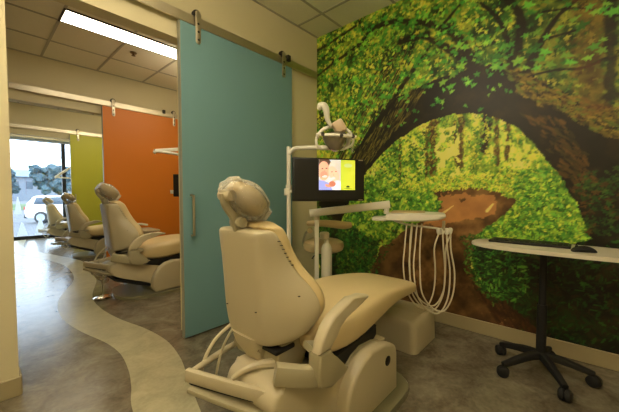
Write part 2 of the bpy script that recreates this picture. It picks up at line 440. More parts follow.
def leaves(n, region, cols, s0, s1, asp=(.35, .8), ang=(0, 180), seed=0, a=.9, prob=None):
    """stamps n small leaf blobs inside region mask"""
    r = np.random.default_rng(seed); iy, ix = np.nonzero(region)
    if len(iy) == 0: return
    w_ = None
    pick = r.integers(0, len(iy), n)
    for k in range(n):
        cy, cx = iy[pick[k]], ix[pick[k]]
        s = r.uniform(s0, s1)/DU; q = r.uniform(*asp); th = R(r.uniform(*ang)); c = cols[r.integers(len(cols))]*r.uniform(.7, 1.25)
        h = int(math.ceil(s))+1
        y0, y1, x0, x1 = max(0, cy-h), min(nv, cy+h+1), max(0, cx-h), min(nu, cx+h+1)
        yy, xx = np.mgrid[y0:y1, x0:x1]; dx = xx-cx; dy = yy-cy
        e = ((dx*math.cos(th)+dy*math.sin(th))/s)**2+((-dx*math.sin(th)+dy*math.cos(th))/(s*q))**2
        if q > .4: e = e*(1.35+.75*np.cos(5*np.arctan2(dy, dx)+th*3))
        mk = np.clip((1.15-e)*2.5, 0, 1)[..., None]*a
        IMG[y0:y1, x0:x1] = IMG[y0:y1, x0:x1]*(1-mk)+c*mk
def stroke(pts, w0, w1, col, a=1.0, rough=.25, hi=None):
    P = [Vector((p[0], p[1], 0)) for p in pts]; P = spline(P, 8) if len(P) > 2 else [P[0].lerp(P[1], t/8) for t in range(9)]
    n = len(P)
    best = np.full(U.shape, 9.0); 
    for i in range(n-1):
        a_, b_ = P[i], P[i+1]; w = w0+(w1-w0)*i/(n-1)
        x0 = min(a_.x, b_.x)-w*3; x1 = max(a_.x, b_.x)+w*3; y0 = min(a_.y, b_.y)-w*3; y1 = max(a_.y, b_.y)+w*3
        i0, i1 = np.searchsorted(us, [x0, x1]); j0, j1 = np.searchsorted(vs_, [y0, y1])
        if i0 >= i1 or j0 >= j1: continue
        uu = U[j0:j1, i0:i1]; vv = V[j0:j1, i0:i1]; dx, dy = b_.x-a_.x, b_.y-a_.y; l2 = dx*dx+dy*dy+1e-9
        t = np.clip(((uu-a_.x)*dx+(vv-a_.y)*dy)/l2, 0, 1)
        d = np.hypot(uu-a_.x-t*dx, vv-a_.y-t*dy)/w
        best[j0:j1, i0:i1] = np.minimum(best[j0:j1, i0:i1], d)
    mk = np.clip((1-best+(FN-.5)*rough*2)*2.2, 0, 1)*a
    c = col if not isinstance(col, np.ndarray) or col.ndim == 1 else col
    IMG[:] = IMG*(1-mk[..., None])+c*mk[..., None]
    return best
G_L = [C(150, 180, 30), C(120, 165, 25), C(90, 140, 25), C(178, 190, 40), C(60, 120, 30)]
G_Y = [C(190, 190, 30), C(170, 165, 25), C(205, 200, 60), C(140, 160, 30)]
G_M = [C(60, 130, 35), C(40, 110, 35), C(90, 150, 40), C(30, 90, 30), C(110, 160, 50)]
G_D = [C(22, 66, 24), C(30, 80, 30), C(14, 44, 16), C(44, 92, 34), C(60, 84, 24)]
BK = C(22, 17, 9); BR = C(84, 52, 24); BR2 = C(120, 74, 34)
full = np.ones(U.shape, bool)
# canopy
IMG[:] = ramp(vnoise(9, 5, 5), [(.25, C(24, 46, 12)), (.42, C(62, 96, 20)), (.55, C(120, 140, 24)), (.7, C(172, 172, 34))])
leaves(5200, V > 1.6, G_L+G_Y+G_M+G_D[:2], .007, .024, seed=21, a=.85)
dk = inside([(1.802, 3.022), (2.437, 2.678), (2.752, 2.507), (2.785, 1.473), (2.181, 1.761), (1.947, 2.097)], .12)
mixin(dk, C(34, 44, 12), .45)
# thin diagonal stems on the left
for i in range(26):
    t = i/25
    x0, y0 = -.02+t*.42, .95+.25*random.random(); 
    stroke([(x0, y0), (x0+.30+.1*random.random(), y0+.62), (x0+.75+.2*random.random(), y0+1.3+.2*random.random())], .013*random.uniform(.5, 1.2), .005, [BK, C(50, 36, 16), C(104, 92, 40)][i % 3], .85)
leaves(1200, (V > 1.5) & (U < 1.3), G_L+G_M+G_Y, .008, .026, seed=22, a=.85)
# distance under the arch
hole = inside([(0.018, -0.134), (0.016, 0.874), (0.613, 1.265), (0.728, 1.462), (0.974, 1.633), (1.213, 1.747), (1.467, 1.816), (1.693, 1.783), (1.83, 1.713), (1.959, 1.589), (2.109, 1.373), (2.222, 1.181), (2.276, 1.046), (2.257, 0.808), (2.215, 0.386)], .0)
IMG[hole] = ramp(vnoise(12, 8, 4), [(.25, C(60, 96, 20)), (.45, C(130, 158, 30)), (.6, C(182, 196, 44)), (.75, C(214, 222, 84))])[hole]
for pts, w in [([(1.327, 1.781), (1.336, 1.26)], 0.045), ([(1.285, 1.701), (1.283, 1.262)], 0.0225), ([(1.736, 1.729), (1.727, 1.466)], 0.045), ([(1.81, 1.701), (1.818, 1.342)], 0.0225), ([(1.883, 1.659), (1.882, 1.376)], 0.0198), ([(1.562, 1.742), (1.554, 1.318)], 0.0288), ([(1.508, 1.718), (1.523, 1.361)], 0.0144), ([(1.025, 1.627), (1.031, 1.158)], 0.018)]:
    stroke(pts, w, w, C(74, 48, 22), .85, .5)
stroke([(1.75, 1.711), (1.727, 1.466)], .05, .03, C(48, 40, 18), .9, .6)
leaves(3400, hole & (V > 1.0), G_L+G_Y+G_M[:3], .006, .016, seed=31, a=.8)
for pts, w in [([(1.328, 1.746), (1.335, 1.277)], 0.0405), ([(1.269, 1.65), (1.283, 1.279)], 0.018), ([(1.81, 1.701), (1.818, 1.342)], 0.0198), ([(1.883, 1.659), (1.882, 1.376)], 0.0144), ([(1.562, 1.742), (1.554, 1.359)], 0.0234)]:
    stroke(pts, w, w, C(84, 46, 20), .6, 1.2)
mixin(inside([(1.354, 1.691), (1.517, 1.7), (1.54, 1.253), (1.379, 1.241)], .05) & (vnoise(22, 71, 2) > .5), C(222, 226, 96), .7)
mixin(inside([(1.832, 1.622), (1.96, 1.516), (2.083, 1.29), (1.839, 1.288)], .05) & (vnoise(22, 72, 2) > .52), C(196, 210, 76), .6)
leaves(500, inside([(0.612, 1.368), (1.024, 1.673), (1.303, 1.681), (1.397, 1.154), (0.614, 1.058)]) , G_M+G_D[:2], .008, .02, seed=32, a=.85)
# path
path = inside([(1.267, 1.147), (1.632, 1.169), (1.855, 1.143), (1.933, 1.075), (1.878, 0.968), (1.794, 0.887), (1.698, 0.784), (1.659, 0.568), (1.75, 0.341), (1.941, 0.184), (2.143, -0.007), (0.602, -0.554), (0.367, -0.22), (0.622, 0.094), (0.761, 0.391), (0.87, 0.608), (1.075, 0.801), (1.35, 0.927), (1.432, 1.043)], .05)
pc = ramp(vnoise(10, 12, 5), [(.25, C(70, 48, 26)), (.5, C(104, 76, 42)), (.75, C(136, 104, 60))])
mixin(path, pc)
pl = inside([(1.398, 1.103), (1.843, 1.105), (1.812, 0.981), (1.638, 0.892), (1.227, 0.831), (1.465, 1.001)], .06)
mixin(pl & path, C(178, 128, 74), .6)
pdk = inside([(0.335, 0.668), (0.825, 0.762), (1.037, 0.684), (1.234, 0.338), (1.648, 0.335), (1.867, -0.01), (0.409, -0.623)], .12)
mixin(pdk & path, C(62, 42, 20), .4)
stroke([(1.417, 0.948), (1.505, 1.019)], .012, .004, C(196, 168, 110)); stroke([(1.758, 0.987), (1.798, 1.042)], .014, .008, C(200, 172, 104))
# ground either side
bankL = inside([(0.016, 0.991), (0.399, 1.163), (0.612, 1.306), (0.979, 1.234), (1.294, 1.155), (1.448, 1.043), (1.417, 0.957), (1.074, 0.848), (0.891, 0.689), (0.783, 0.435), (0.646, 0.099), (0.394, -0.212), (0.018, -0.254)], .06)
IMG[bankL] = ramp(vnoise(14, 15, 4), [(.3, C(40, 84, 18)), (.5, C(96, 138, 28)), (.7, C(160, 176, 40))])[bankL]
leaves(2600, bankL, G_L+G_M, .008, .022, seed=41, a=.85)
dl = inside([(0.016, 0.721), (0.492, 0.779), (0.826, 0.663), (0.806, 0.439), (0.623, 0.009), (0.018, -0.254)], .05)
mixin(dl & bankL, C(18, 52, 16), .55); leaves(700, dl & bankL, G_D+G_M[:2], .01, .026, seed=42, a=.8)
bankM = inside([(0.98, 1.196), (1.395, 1.275), (1.703, 1.247), (1.934, 1.298), (1.969, 1.135), (1.842, 1.135), (1.633, 1.161), (1.294, 1.138)], .02)
leaves(900, bankM, G_L+G_Y, .006, .016, seed=43, a=.85)
bankR = inside([(1.941, 1.283), (2.149, 1.301), (2.258, 1.147), (2.329, 0.948), (2.405, 0.759), (2.206, 0.748), (1.677, 0.749), (1.726, 0.834), (1.847, 0.921), (1.94, 1.053)], .03)
IMG[bankR] = ramp(vnoise(14, 17, 4), [(.3, C(48, 84, 16)), (.5, C(104, 134, 24)), (.7, C(156, 168, 36))])[bankR]
leaves(1700, bankR, G_L+G_M, .006, .02, seed=44, a=.8)
# low right ferns, print colours darkened to paint in the room light's falloff
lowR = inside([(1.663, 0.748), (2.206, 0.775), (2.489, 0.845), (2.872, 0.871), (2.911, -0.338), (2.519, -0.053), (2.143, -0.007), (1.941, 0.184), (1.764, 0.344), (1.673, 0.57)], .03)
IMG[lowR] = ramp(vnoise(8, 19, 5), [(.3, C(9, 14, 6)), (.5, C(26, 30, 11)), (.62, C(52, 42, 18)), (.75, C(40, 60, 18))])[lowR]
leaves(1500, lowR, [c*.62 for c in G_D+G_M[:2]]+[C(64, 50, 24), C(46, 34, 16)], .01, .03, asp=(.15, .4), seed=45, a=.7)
leaves(450, inside([(1.672, 0.651), (1.979, 0.706), (2.047, 0.347), (1.861, 0.271), (1.707, 0.348)], .03), G_M+G_D, .012, .034, asp=(.12, .3), seed=46, a=.75)
leaves(260, inside([(1.647, 0.401), (2.051, 0.199), (2.141, 0.044), (1.898, 0.063), (1.723, 0.27)], .02), [BR, C(60, 36, 16)], .012, .04, asp=(.2, .4), ang=(110, 150), seed=47, a=.7)
leaves(200, inside([(0.493, 0.672), (0.869, 0.726), (0.995, 0.814), (1.036, 0.76), (0.872, 0.449), (0.695, 0.026), (0.473, -0.136)], .04), G_D+G_M[:3]+[C(120, 84, 34), C(60, 40, 20)], .008, .024, asp=(.2, .7), seed=63, a=.75)
leaves(260, inside([(1.58, 0.773), (1.74, 0.835), (1.718, 0.512), (1.86, 0.302), (1.794, 0.239), (1.6, 0.492)], .03), G_D+G_M, .008, .02, asp=(.2, .6), seed=64, a=.7)
# left dark trunk beside the monitor
stroke([(0.135, 1.393), (0.208, 0.94), (0.254, 0.037)], .09, .07, C(30, 22, 10), .85, .6)
leaves(220, inside([(0.077, 0.819), (0.401, 0.892), (0.498, -0.02), (0.079, -0.119)], .03), G_D+G_M[:2], .01, .024, seed=48, a=.7)
# the arching trunk
arch = inside([(0.016, 0.991), (0.193, 1.165), (0.424, 1.431), (0.609, 1.676), (0.792, 1.87), (0.98, 2.025), (1.253, 2.09), (1.446, 2.11), (1.614, 2.13), (1.822, 2.096), (2.009, 1.994), (2.113, 1.871), (2.283, 1.753), (2.556, 1.613), (2.849, 1.571), (2.872, 0.871), (2.489, 0.845), (2.405, 0.759), (2.345, 0.87), (2.303, 0.98), (2.259, 1.113), (2.194, 1.25), (2.109, 1.38), (2.008, 1.518), (1.908, 1.626), (1.83, 1.69), (1.693, 1.751), (1.468, 1.791), (1.214, 1.729), (0.975, 1.614), (0.762, 1.449), (0.613, 1.285), (0.465, 1.056), (0.334, 0.779)], .02)
IMG[arch] = ramp(vnoise(11, 25, 5), [(.3, C(13, 11, 6)), (.55, C(27, 21, 11)), (.75, C(48, 36, 18))])[arch]
leaves(700, arch & inside([(1.821, 2.133), (2.113, 1.884), (2.555, 1.625), (2.562, 1.385), (2.337, 1.536), (2.128, 1.717), (1.952, 1.865)], .05), [C(140, 120, 24), C(112, 98, 20), C(98, 112, 22), C(64, 54, 16)], .01, .03, asp=(.2, .5), ang=(120, 175), seed=51, a=.75)
leaves(260, arch & inside([(1.955, 1.735), (2.184, 1.625), (2.395, 1.146), (2.3, 1.08), (2.106, 1.499)], .05), [C(96, 70, 22), C(70, 60, 20)], .01, .04, asp=(.1, .3), ang=(115, 150), seed=52, a=.7)
leaves(300, arch & inside([(2.271, 1.247), (2.565, 1.295), (2.577, 0.872), (2.331, 0.849)], .03), G_D+[C(70, 100, 30), C(96, 66, 24)], .008, .022, seed=53, a=.7)
leaves(600, arch & inside([(0.193, 1.165), (1.02, 2.044), (1.297, 2.079), (1.072, 1.805), (0.705, 1.464)], .03), [C(96, 92, 30), C(60, 50, 20), C(120, 110, 40), BK], .015, .06, asp=(.06, .15), ang=(48, 66), seed=54, a=.7)
stroke([(2.231, 1.417), (2.31, 1.291), (2.37, 1.178)], .005, .003, C(84, 64, 28), .7)
# branches above
for pts, w0, w1 in [([(-0.11, 2.751), (0.188, 2.792), (0.528, 2.853)], 0.0234, 0.0144), ([(-0.078, 2.454), (0.258, 2.565), (0.529, 2.64), (0.728, 2.742), (0.889, 2.75), (1.2, 2.644), (1.382, 2.535), (1.496, 2.43), (1.574, 2.3), (1.643, 2.138)], 0.018, 0.054), ([(1.014, 2.532), (1.273, 2.515)], 0.0378, 0.036), ([(1.273, 2.481), (1.53, 2.258), (1.658, 2.103)], 0.0315, 0.063), ([(0.999, 2.077), (1.178, 2.276), (1.292, 2.406)], 0.027, 0.0144), ([(0.792, 1.85), (1.039, 2.114)], 0.0306, 0.027), ([(1.683, 2.61), (1.788, 2.464), (1.856, 2.299), (1.879, 2.116)], 0.0135, 0.0324), ([(1.869, 2.556), (1.94, 2.413), (1.938, 2.214), (1.905, 2.065)], 0.0324, 0.0414), ([(2.261, 2.405), (2.151, 2.325), (2.072, 2.191), (2.024, 2.088), (1.997, 2.012)], 0.0144, 0.0378), ([(2.072, 2.198), (2.241, 2.2), (2.318, 2.223)], 0.0144, 0.0072), ([(2.009, 1.966), (2.16, 1.968), (2.292, 1.945), (2.399, 1.978)], 0.009, 0.0144), ([(2.073, 2.389), (2.267, 2.338), (2.45, 2.217)], 0.009, 0.0072), ([(0.529, 2.64), (0.762, 2.585)], 0.0108, 0.0054), ([(1.382, 2.535), (1.469, 2.609), (1.545, 2.675)], 0.0198, 0.009)]:
    stroke(pts, w0, w1, C(30, 20, 12), .93, .3)
stroke([(2.317, 2.619), (2.341, 1.728)], .10, .11, C(104, 66, 28), .55, .9)
stroke([(2.402, 2.516), (2.428, 1.735)], .03, .04, C(22, 14, 8), .8, .5)
leaves(520, V > 2.0, [C(52, 140, 40), C(86, 165, 44), C(40, 110, 30), C(120, 170, 40)], .014, .038, asp=(.45, .8), ang=(-30, 40), seed=61, a=.8)
leaves(240, (V > 1.75) & (U > .5) & (U < 1.9), [C(52, 140, 40), C(86, 165, 44), C(126, 180, 50)], .01, .026, asp=(.5, .8), seed=62, a=.8)
IMG = 2.45*IMG**1.3; LUM = (IMG@np.array([.3, .6, .1]))[..., None]; IMG = np.clip(IMG*.86+LUM*.14*np.array([1, .95, .7]), 0, .9)
def grid_print(name, IMG, origin, eu, ev, W_, H_, m, parent=None, thick=.002, nrm=(-1, 0, 0)):
    h, w = IMG.shape[:2]
    uu, vv = np.meshgrid(np.linspace(0, W_, w), np.linspace(0, H_, h))
    co = np.array(origin)+uu.reshape(-1, 1)*np.array(eu)+vv.reshape(-1, 1)*np.array(ev)+np.array(nrm)*thick
    idx = np.arange(h*w).reshape(h, w)
    f = np.stack([idx[:-1, :-1], idx[:-1, 1:], idx[1:, 1:], idx[1:, :-1]], -1).reshape(-1, 4)
    # rim: four back corners and side walls
    nb = h*w; c4 = [idx[0, 0], idx[0, -1], idx[-1, -1], idx[-1, 0]]
    back = co[c4]-np.array(nrm)*thick*.9
    co = np.vstack([co, back])
    me = bpy.data.meshes.new(name)
    faces = f.tolist()+[[nb+3, nb+2, nb+1, nb]]
    me.from_pydata(co.tolist(), [], faces)
    at = me.color_attributes.new('print', 'FLOAT_COLOR', 'POINT')
    col = np.ones((len(co), 4), np.float32); col[:h*w, :3] = IMG.reshape(-1, 3)
    at.data.foreach_set('color', col.ravel()); me.materials.append(m)
    o = bpy.data.objects.new(name, me); COL.objects.link(o); o.parent = parent
    return o
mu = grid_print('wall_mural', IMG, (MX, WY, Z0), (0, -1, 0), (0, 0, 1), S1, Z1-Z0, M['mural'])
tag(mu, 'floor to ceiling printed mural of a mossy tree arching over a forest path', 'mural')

# ------------------------------------------------------------------ dental chair
def sup(w, h, n=20, e=.62):
    """rounded rectangle-ish superellipse outline"""
    out = []
    for k in range(n):
        a = 2*PI*k/n; c, s = math.cos(a), math.sin(a)
        out.append((w*math.copysign(abs(c)**e, c), h*math.copysign(abs(s)**e, s)))
    return out
def make_chair(label, loc, rz):
    t = thing('dental_chair', label, 'dental chair', loc, rz, 'dental chairs along the row of treatment bays')
    # back shell: flat rear panel whose wings flare forward and out towards the hips
    st = [(.994,.02,.07,.10,.115),(.992,.008,.085,.12,.138),(.984,.0,.10,.13,.15),(.97,.0,.112,.132,.155),(.93,.004,.13,.132,.165),(.88,.01,.15,.128,.17),(.83,.015,.175,.13,.185),(.785,.020,.20,.132,.207),(.74,.025,.232,.134,.24),(.69,.029,.252,.135,.266),(.63,.034,.257,.135,.273),(.585,.04,.235,.132,.255),(.54,.046,.20,.128,.225),(.51,.055,.14,.12,.17),(.50,.06,.11,.10,.13)]
    rings = []
    for z, xr, xf, hr, w in st:
        half = [(xr, 0), (xr, hr*.6), (xr+.002, hr*.93), (xr+.014, hr+.012), (xr+(xf-xr)*.35, hr+(w-hr)*.45+.012), (xr+(xf-xr)*.72, w-.004), (xf-.02, w), (xf-.004, w-.004), (xf, w-.016), (xf-.008, w-.03)]
        ring = [(x, -y, z) for x, y in half[::-1]] + [(x, y, z) for x, y in half[1:]]
        rings.append([Vector(p)+Vector((-.02,0,-.02)) for p in ring])
    shell = obj('back_shell', loft(bmesh.new(), rings), M['shell'], t, mod=1)
    dg = bmesh.new(); loft(dg, rings); dg.verts.ensure_lookup_table(); dg.faces.ensure_lookup_table(); bvh = BVHTree.FromBMesh(dg)
    # back cushion
    rings = []
    for z, xr, xf, hr, w in [(1.012,0,.10,0,.10)]+st[1:-1]:
        cx = xf+.012; th = .055 if z < 1.0 else .03
        rings.append([Vector((cx+a-.02, b, z-.006)) for a, b in sup(th, w-.006, 24, .6)])
    rings[-1] = [Vector((v.x, v.y*.8, v.z-.01)) for v in rings[-1]]
    obj('back_cushion', loft(bmesh.new(), rings), M['vinyl'], t, mod=1)
    # screws and key pad on the near wing
    def snap(p, d): 
        h = bvh.ray_cast(Vector(p), Vector(d).normalized()); return h
    for p in ((.20, .68), (.03, .63), (-.02, .60)):
        if p[0] > .1: h = snap((p[0]-.4, -.8, p[1]+.02), (.35, .6, 0))
        elif p[0] > 0: h = snap((-.5, -.10, .635), (1, 0, 0))
        else: h = snap((-.5, .11, .62), (1, 0, 0))
        if h[0]: obj('screw', L([(0, 0), (.006, 0), (.005, .002), (0, .003)], 12, align(h[1], h[0])), M['dark'], t)
    kp = None
    pb = bmesh.new(); n_ = 0
    for k in range(7):
        z = .925-.0175*k; x = .085+.0095*k
        h = snap((x, -.70, z), (0, 1, 0))
        if h[0]:
            m_ = align(h[1], h[0]-h[1]*.001)
            lathe(pb, [(0, 0), (.0075, 0), (.0075, .0018), (0, .002)], 12, m_); n_ += 1
    obj('key_pad', pb, M['dark'], t)
    # headrest
    hm = Matrix.Translation((.030, 0, 1.085)) @ Matrix.Rotation(R(42), 4, 'Y') @ Matrix.Scale(.84, 4)
    bm = bmesh.new()
    prof = [(-.115,.02),(-.108,.045),(-.085,.075),(-.045,.098),(0,.105),(.045,.098),(.08,.08),(.102,.05),(.108,.02)]
    rings = []
    for x, w in prof:      # long axis x, pad thickness z
        th = w*.50+.010
        rings.append([hm @ Vector((x, a, b*(1.05 if b > 0 else .8)+.012)) for a, b in sup(w*1.15, th, 20, .8)])
    hr = obj('headrest', loft(bm, rings), M['vinyl'], t, mod=1)
    bm = bmesh.new(); rings = []
    rr = random.Random(5)
    for i, (x, w) in enumerate([(-.135,.025),(-.132,.06)]+prof[1:-1]+[(.12,.07),(.126,.055)]):
        th = w*.66+.02; ring = []
        for a, b in sup(w*1.18+.016, th, 28, .85):
            k = 1+rr.uniform(-.07, .09)
            ring.append(hm @ Vector((x+rr.uniform(-.006, .006), a*k, b*k+.008)))
        rings.append(ring)
    obj('plastic_bag', loft(bm, rings), M['bag'], hr, mod=1)
    bm = T([(.01, 0, .96), (-.015, 0, 1.03), (-.05, 0, 1.08), (-.06, 0, 1.125)], 1, flat=(.055, .026), up=(0, 1, 0))
    br = obj('headrest_bracket', bm, M['shell2'], t)
    obj('knob', L([(0, -.035), (.022, -.035), (.025, -.03), (.025, .03), (.022, .035), (0, .035)], 18, align((0, 1, 0), (.0, 0, 1.0))), M['shell2'], br)
    obj('knob', L([(0, -.04), (.02, -.04), (.024, -.034), (.024, .034), (.02, .04), (0, .04)], 18, align((0, 1, 0), (-.055, 0, 1.115))), M['shell'], br)
    # seat cushion
    xs = [(.20,.47,.50,.17),(.22,.42,.515,.215),(.30,.365,.53,.25),(.45,.345,.545,.27),(.60,.36,.56,.272),(.75,.39,.57,.268),(.90,.42,.562,.26),(1.05,.432,.545,.25),(1.2,.425,.522,.245),(1.31,.418,.502,.235),(1.365,.422,.49,.215),(1.385,.435,.478,.17)]
    rings = []
    for x, zb, zt, w in xs:
        c = (zb+zt)/2; h_ = (zt-zb)/2
        rings.append([Vector((x, a, c+b)) for a, b in sup(w, h_, 28, .5)])
    obj('seat_cushion', loft(bmesh.new(), rings), M['vinyl'], t, mod=1)
    # foot section cover
    # seat tray (dark mechanism) below the cushion
    obj('seat_mechanism', PR([(.30,.36),(.50,.365),(.74,.39),(.74,.335),(.68,.30),(.55,.27),(.34,.29)], -.245, .19), M['blackmatte'], t)
    obj('side_rail', PR([(.46,.262),(.78,.30),(.78,.312),(.46,.275)], -.275, -.19, bev=.002), M['shell'], t)
    # armrest on the near side
    outer = [(.47,.675),(.42,.687),(.35,.684),(.27,.668),(.20,.64),(.15,.60),(.12,.55),(.105,.50),(.09,.47),(.03,.485),(-.035,.495),(-.05,.47),(-.05,.42),(-.03,.405),(.06,.385),(.14,.36),(.20,.355),(.27,.375),(.32,.40),(.29,.44),(.25,.48),(.235,.53),(.25,.58),(.30,.62),(.37,.645),(.44,.655)]
    arm = obj('armrest', PR([(.46,.655),(.40,.672),(.33,.672),(.26,.66),(.195,.636),(.15,.602),(.12,.56),(.105,.512),(.18,.512),(.192,.555),(.222,.592),(.265,.618),(.33,.637),(.40,.642),(.45,.644)], -.368, -.316, bev=.014, seg=3), M['shell'], t)
    obj('arm_mount', PR([(.105,.51),(.18,.51),(.20,.46),(.24,.42),(.30,.388),(.27,.365),(.18,.352),(.12,.375),(.10,.43)], -.366, -.302, bev=.012, seg=3), M['shell2'], t)
    obj('arm_link', T([(.17,-.33,.405),(.09,-.31,.42),(-.01,-.24,.445)], 1, flat=(.05,.08), up=(0,0,1), sm=4), M['shell2'], t)
    # knuckle between back and seat
    obj('pivot_hub', L([(0,-.09),(.036,-.09),(.045,-.08),(.045,.08),(.036,.09),(0,.09)], 24, align((0, 1, 0), (.12, -.06, .415))), M['shell2'], t)
    obj('hip_link', T([(.14,-.27,.50),(.20,-.29,.49),(.24,-.28,.50)], 1, flat=(.075,.03), up=(0,0,1)), M['shell2'], t)
    obj('release_lever', T([(.08,-.13,.405),(.02,-.10,.412),(-.03,-.07,.40),(-.07,-.05,.375)], [.022,.018,.014,.011]), M['shell'], t)
    obj('mechanism_cover', PR(smooth2([(.08,.44),(.14,.50),(.24,.48),(.26,.40),(.18,.34),(.10,.36)]), -.16, .16, bev=.015), M['shell2'], t)
    obj('actuator', T([(.045,.0,.455),(.06,-.07,.45)], .014, sm=0), M['chrome'], t)
    obj('back_stem', loft(bmesh.new(), [[Vector((x+a, y_+b, z)) for a, b in sup(w1, w2, 20, .7)] for x, y_, z, w1, w2 in ((.07,.02,.50,.05,.11),(.08,.015,.45,.05,.095),(.10,.0,.40,.045,.07),(.12,-.01,.35,.04,.05))]), M['shell'], t)
    obj('mechanism_gap', B(.06, .17, -.17, -.05, .455, .475, bev=.006), M['blackmatte'], t)
    # lift arm, sloping from the rear link to the front pedestal
    lift = smooth2([(-.04,.30),(-.03,.37),(.03,.395),(.12,.38),(.30,.325),(.50,.275),(.68,.24),(.74,.20),(.70,.10),(.55,.075),(.40,.10),(.22,.17),(.05,.235)], 4)
    obj('lift_arm', PR(lift, -.27, .04, bev=.02, seg=3), M['shell'], t)
    obj('lift_arm_seal', PR([(.0,.23),(.22,.155),(.42,.08),(.42,.055),(.2,.13),(.0,.21)], -.25, .02, bev=.004), M['blackmatte'], t)
    # pedestal cover with quarter-round rear edge
    ped = [(.36,.03),(.33,.09),(.335,.16),(.36,.23),(.41,.285),(.47,.325),(.55,.345),(.66,.335),(.76,.305),(.80,.28),(.815,.24),(.82,.03)]
    pc = obj('pedestal_cover', PR(ped, -.335, -.255, bev=.018, seg=3), M['shell'], t)
    obj('pedestal_body', PR([(x+.01, z-.004) for x, z in ped], -.262, .24, bev=.012), M['shell2'], t)
    obj('pedestal_button', L([(0,0),(.026,0),(.026,.004),(0,.006)], 20, align((0,-1,0), (.70,-.334,.235))), M['black'], pc)
    # floor plate
    bp_ = smooth2([(.04,-.05),(.06,-.22),(.14,-.33),(.35,-.385),(.65,-.395),(.86,-.38),(.95,-.30),(.97,-.1),(.95,.12),(.86,.22),(.4,.25),(.12,.2)], 5)
    obj('base_plate', PR(bp_, .0, .032, 'z', bev=.012, seg=3), M['base'], t)
    # rear bumper frame
    fr_ = obj('rear_frame', T([(-.155,.16,.345),(-.09,-.02,.345),(-.02,-.20,.345)], 1, flat=(.03,.055), up=(0,0,1), sm=3), M['shell'], t)
    obj('frame_tube', T([(-.13,.165,.345),(.02,.19,.36),(.16,.19,.38)], .014, sm=3), M['shell'], fr_)
    obj('frame_strip', T([(-.15,.14,.322),(-.08,-.04,.318),(.0,-.21,.315),(.08,-.24,.31)], 1, flat=(.02,.02), up=(0,0,1)), M['blackmatte'], fr_)
    obj('lower_tray', T([(-.15,.13,.30),(-.09,-.02,.285),(-.03,-.16,.275),(.03,-.22,.275),(.10,-.22,.30)], 1, flat=(.06,.022), up=(0,0,1)), M['shell2'], fr_)
    # hose loop hanging from the back
    obj('hose', T([(.05,.12,.52),(-.02,.17,.44),(-.07,.19,.33),(-.06,.2,.2),(.0,.2,.14),(.06,.19,.2),(.10,.15,.32)], .008), M['hose'], t)
    obj('hose', T([(.05,.10,.52),(.02,.16,.40),(.0,.19,.25),(.03,.18,.17),(.08,.15,.28)], .006), M['hose'], t)
    return t
chair = make_chair('nearest beige and tan dental chair, in front of the teal door, seen from behind', (.75, 1.08, 0), 0)
for loc, sz, lab in (((.955, 3.83, 0), 1.045, 'beige dental chair in front of the orange door, partly behind the teal door'),
                     ((1.11, 6.75, 0), .965, 'beige dental chair in front of the lime green door'),
                     ((1.12, 9.0, 0), .89, 'farthest beige dental chair, beside the big window')):
    c = copy_tree(chair); c.location = loc; c['label'] = lab; c.scale = (sz, sz, sz)

# utility box on the floor under the toe of the near chair
def util_box(loc, label):
    t = thing('utility_box', label, 'utility box', loc, 0, 'floor utility boxes')
    bm = bmesh.new()
    rings = []
    for z, s in ((0, 1.0), (.012, 1.0), (.18, .985), (.208, .965), (.224, .93), (.23, .86)):
        k = rrect(.41*s, .66*s, .05, 5); rings.append([Vector((x, y, z)) for x, y in k])
    loft(bm, rings); obj('cover', bm, M['shell'], t, smooth=50)
    obj('ridge', PR([(-.05,.22),(.02,.24),(.10,.24),(.16,.22)], -.29, .29, bev=.006), M['shell'], t)
    obj('latch', B(.198, .206, -.14, -.12, .01, .03, bev=.002), M['dark'], t)
    return t
ub = util_box((2.215, 1.155, 0), 'beige plastic utility box on the floor below the nearest chair toe')

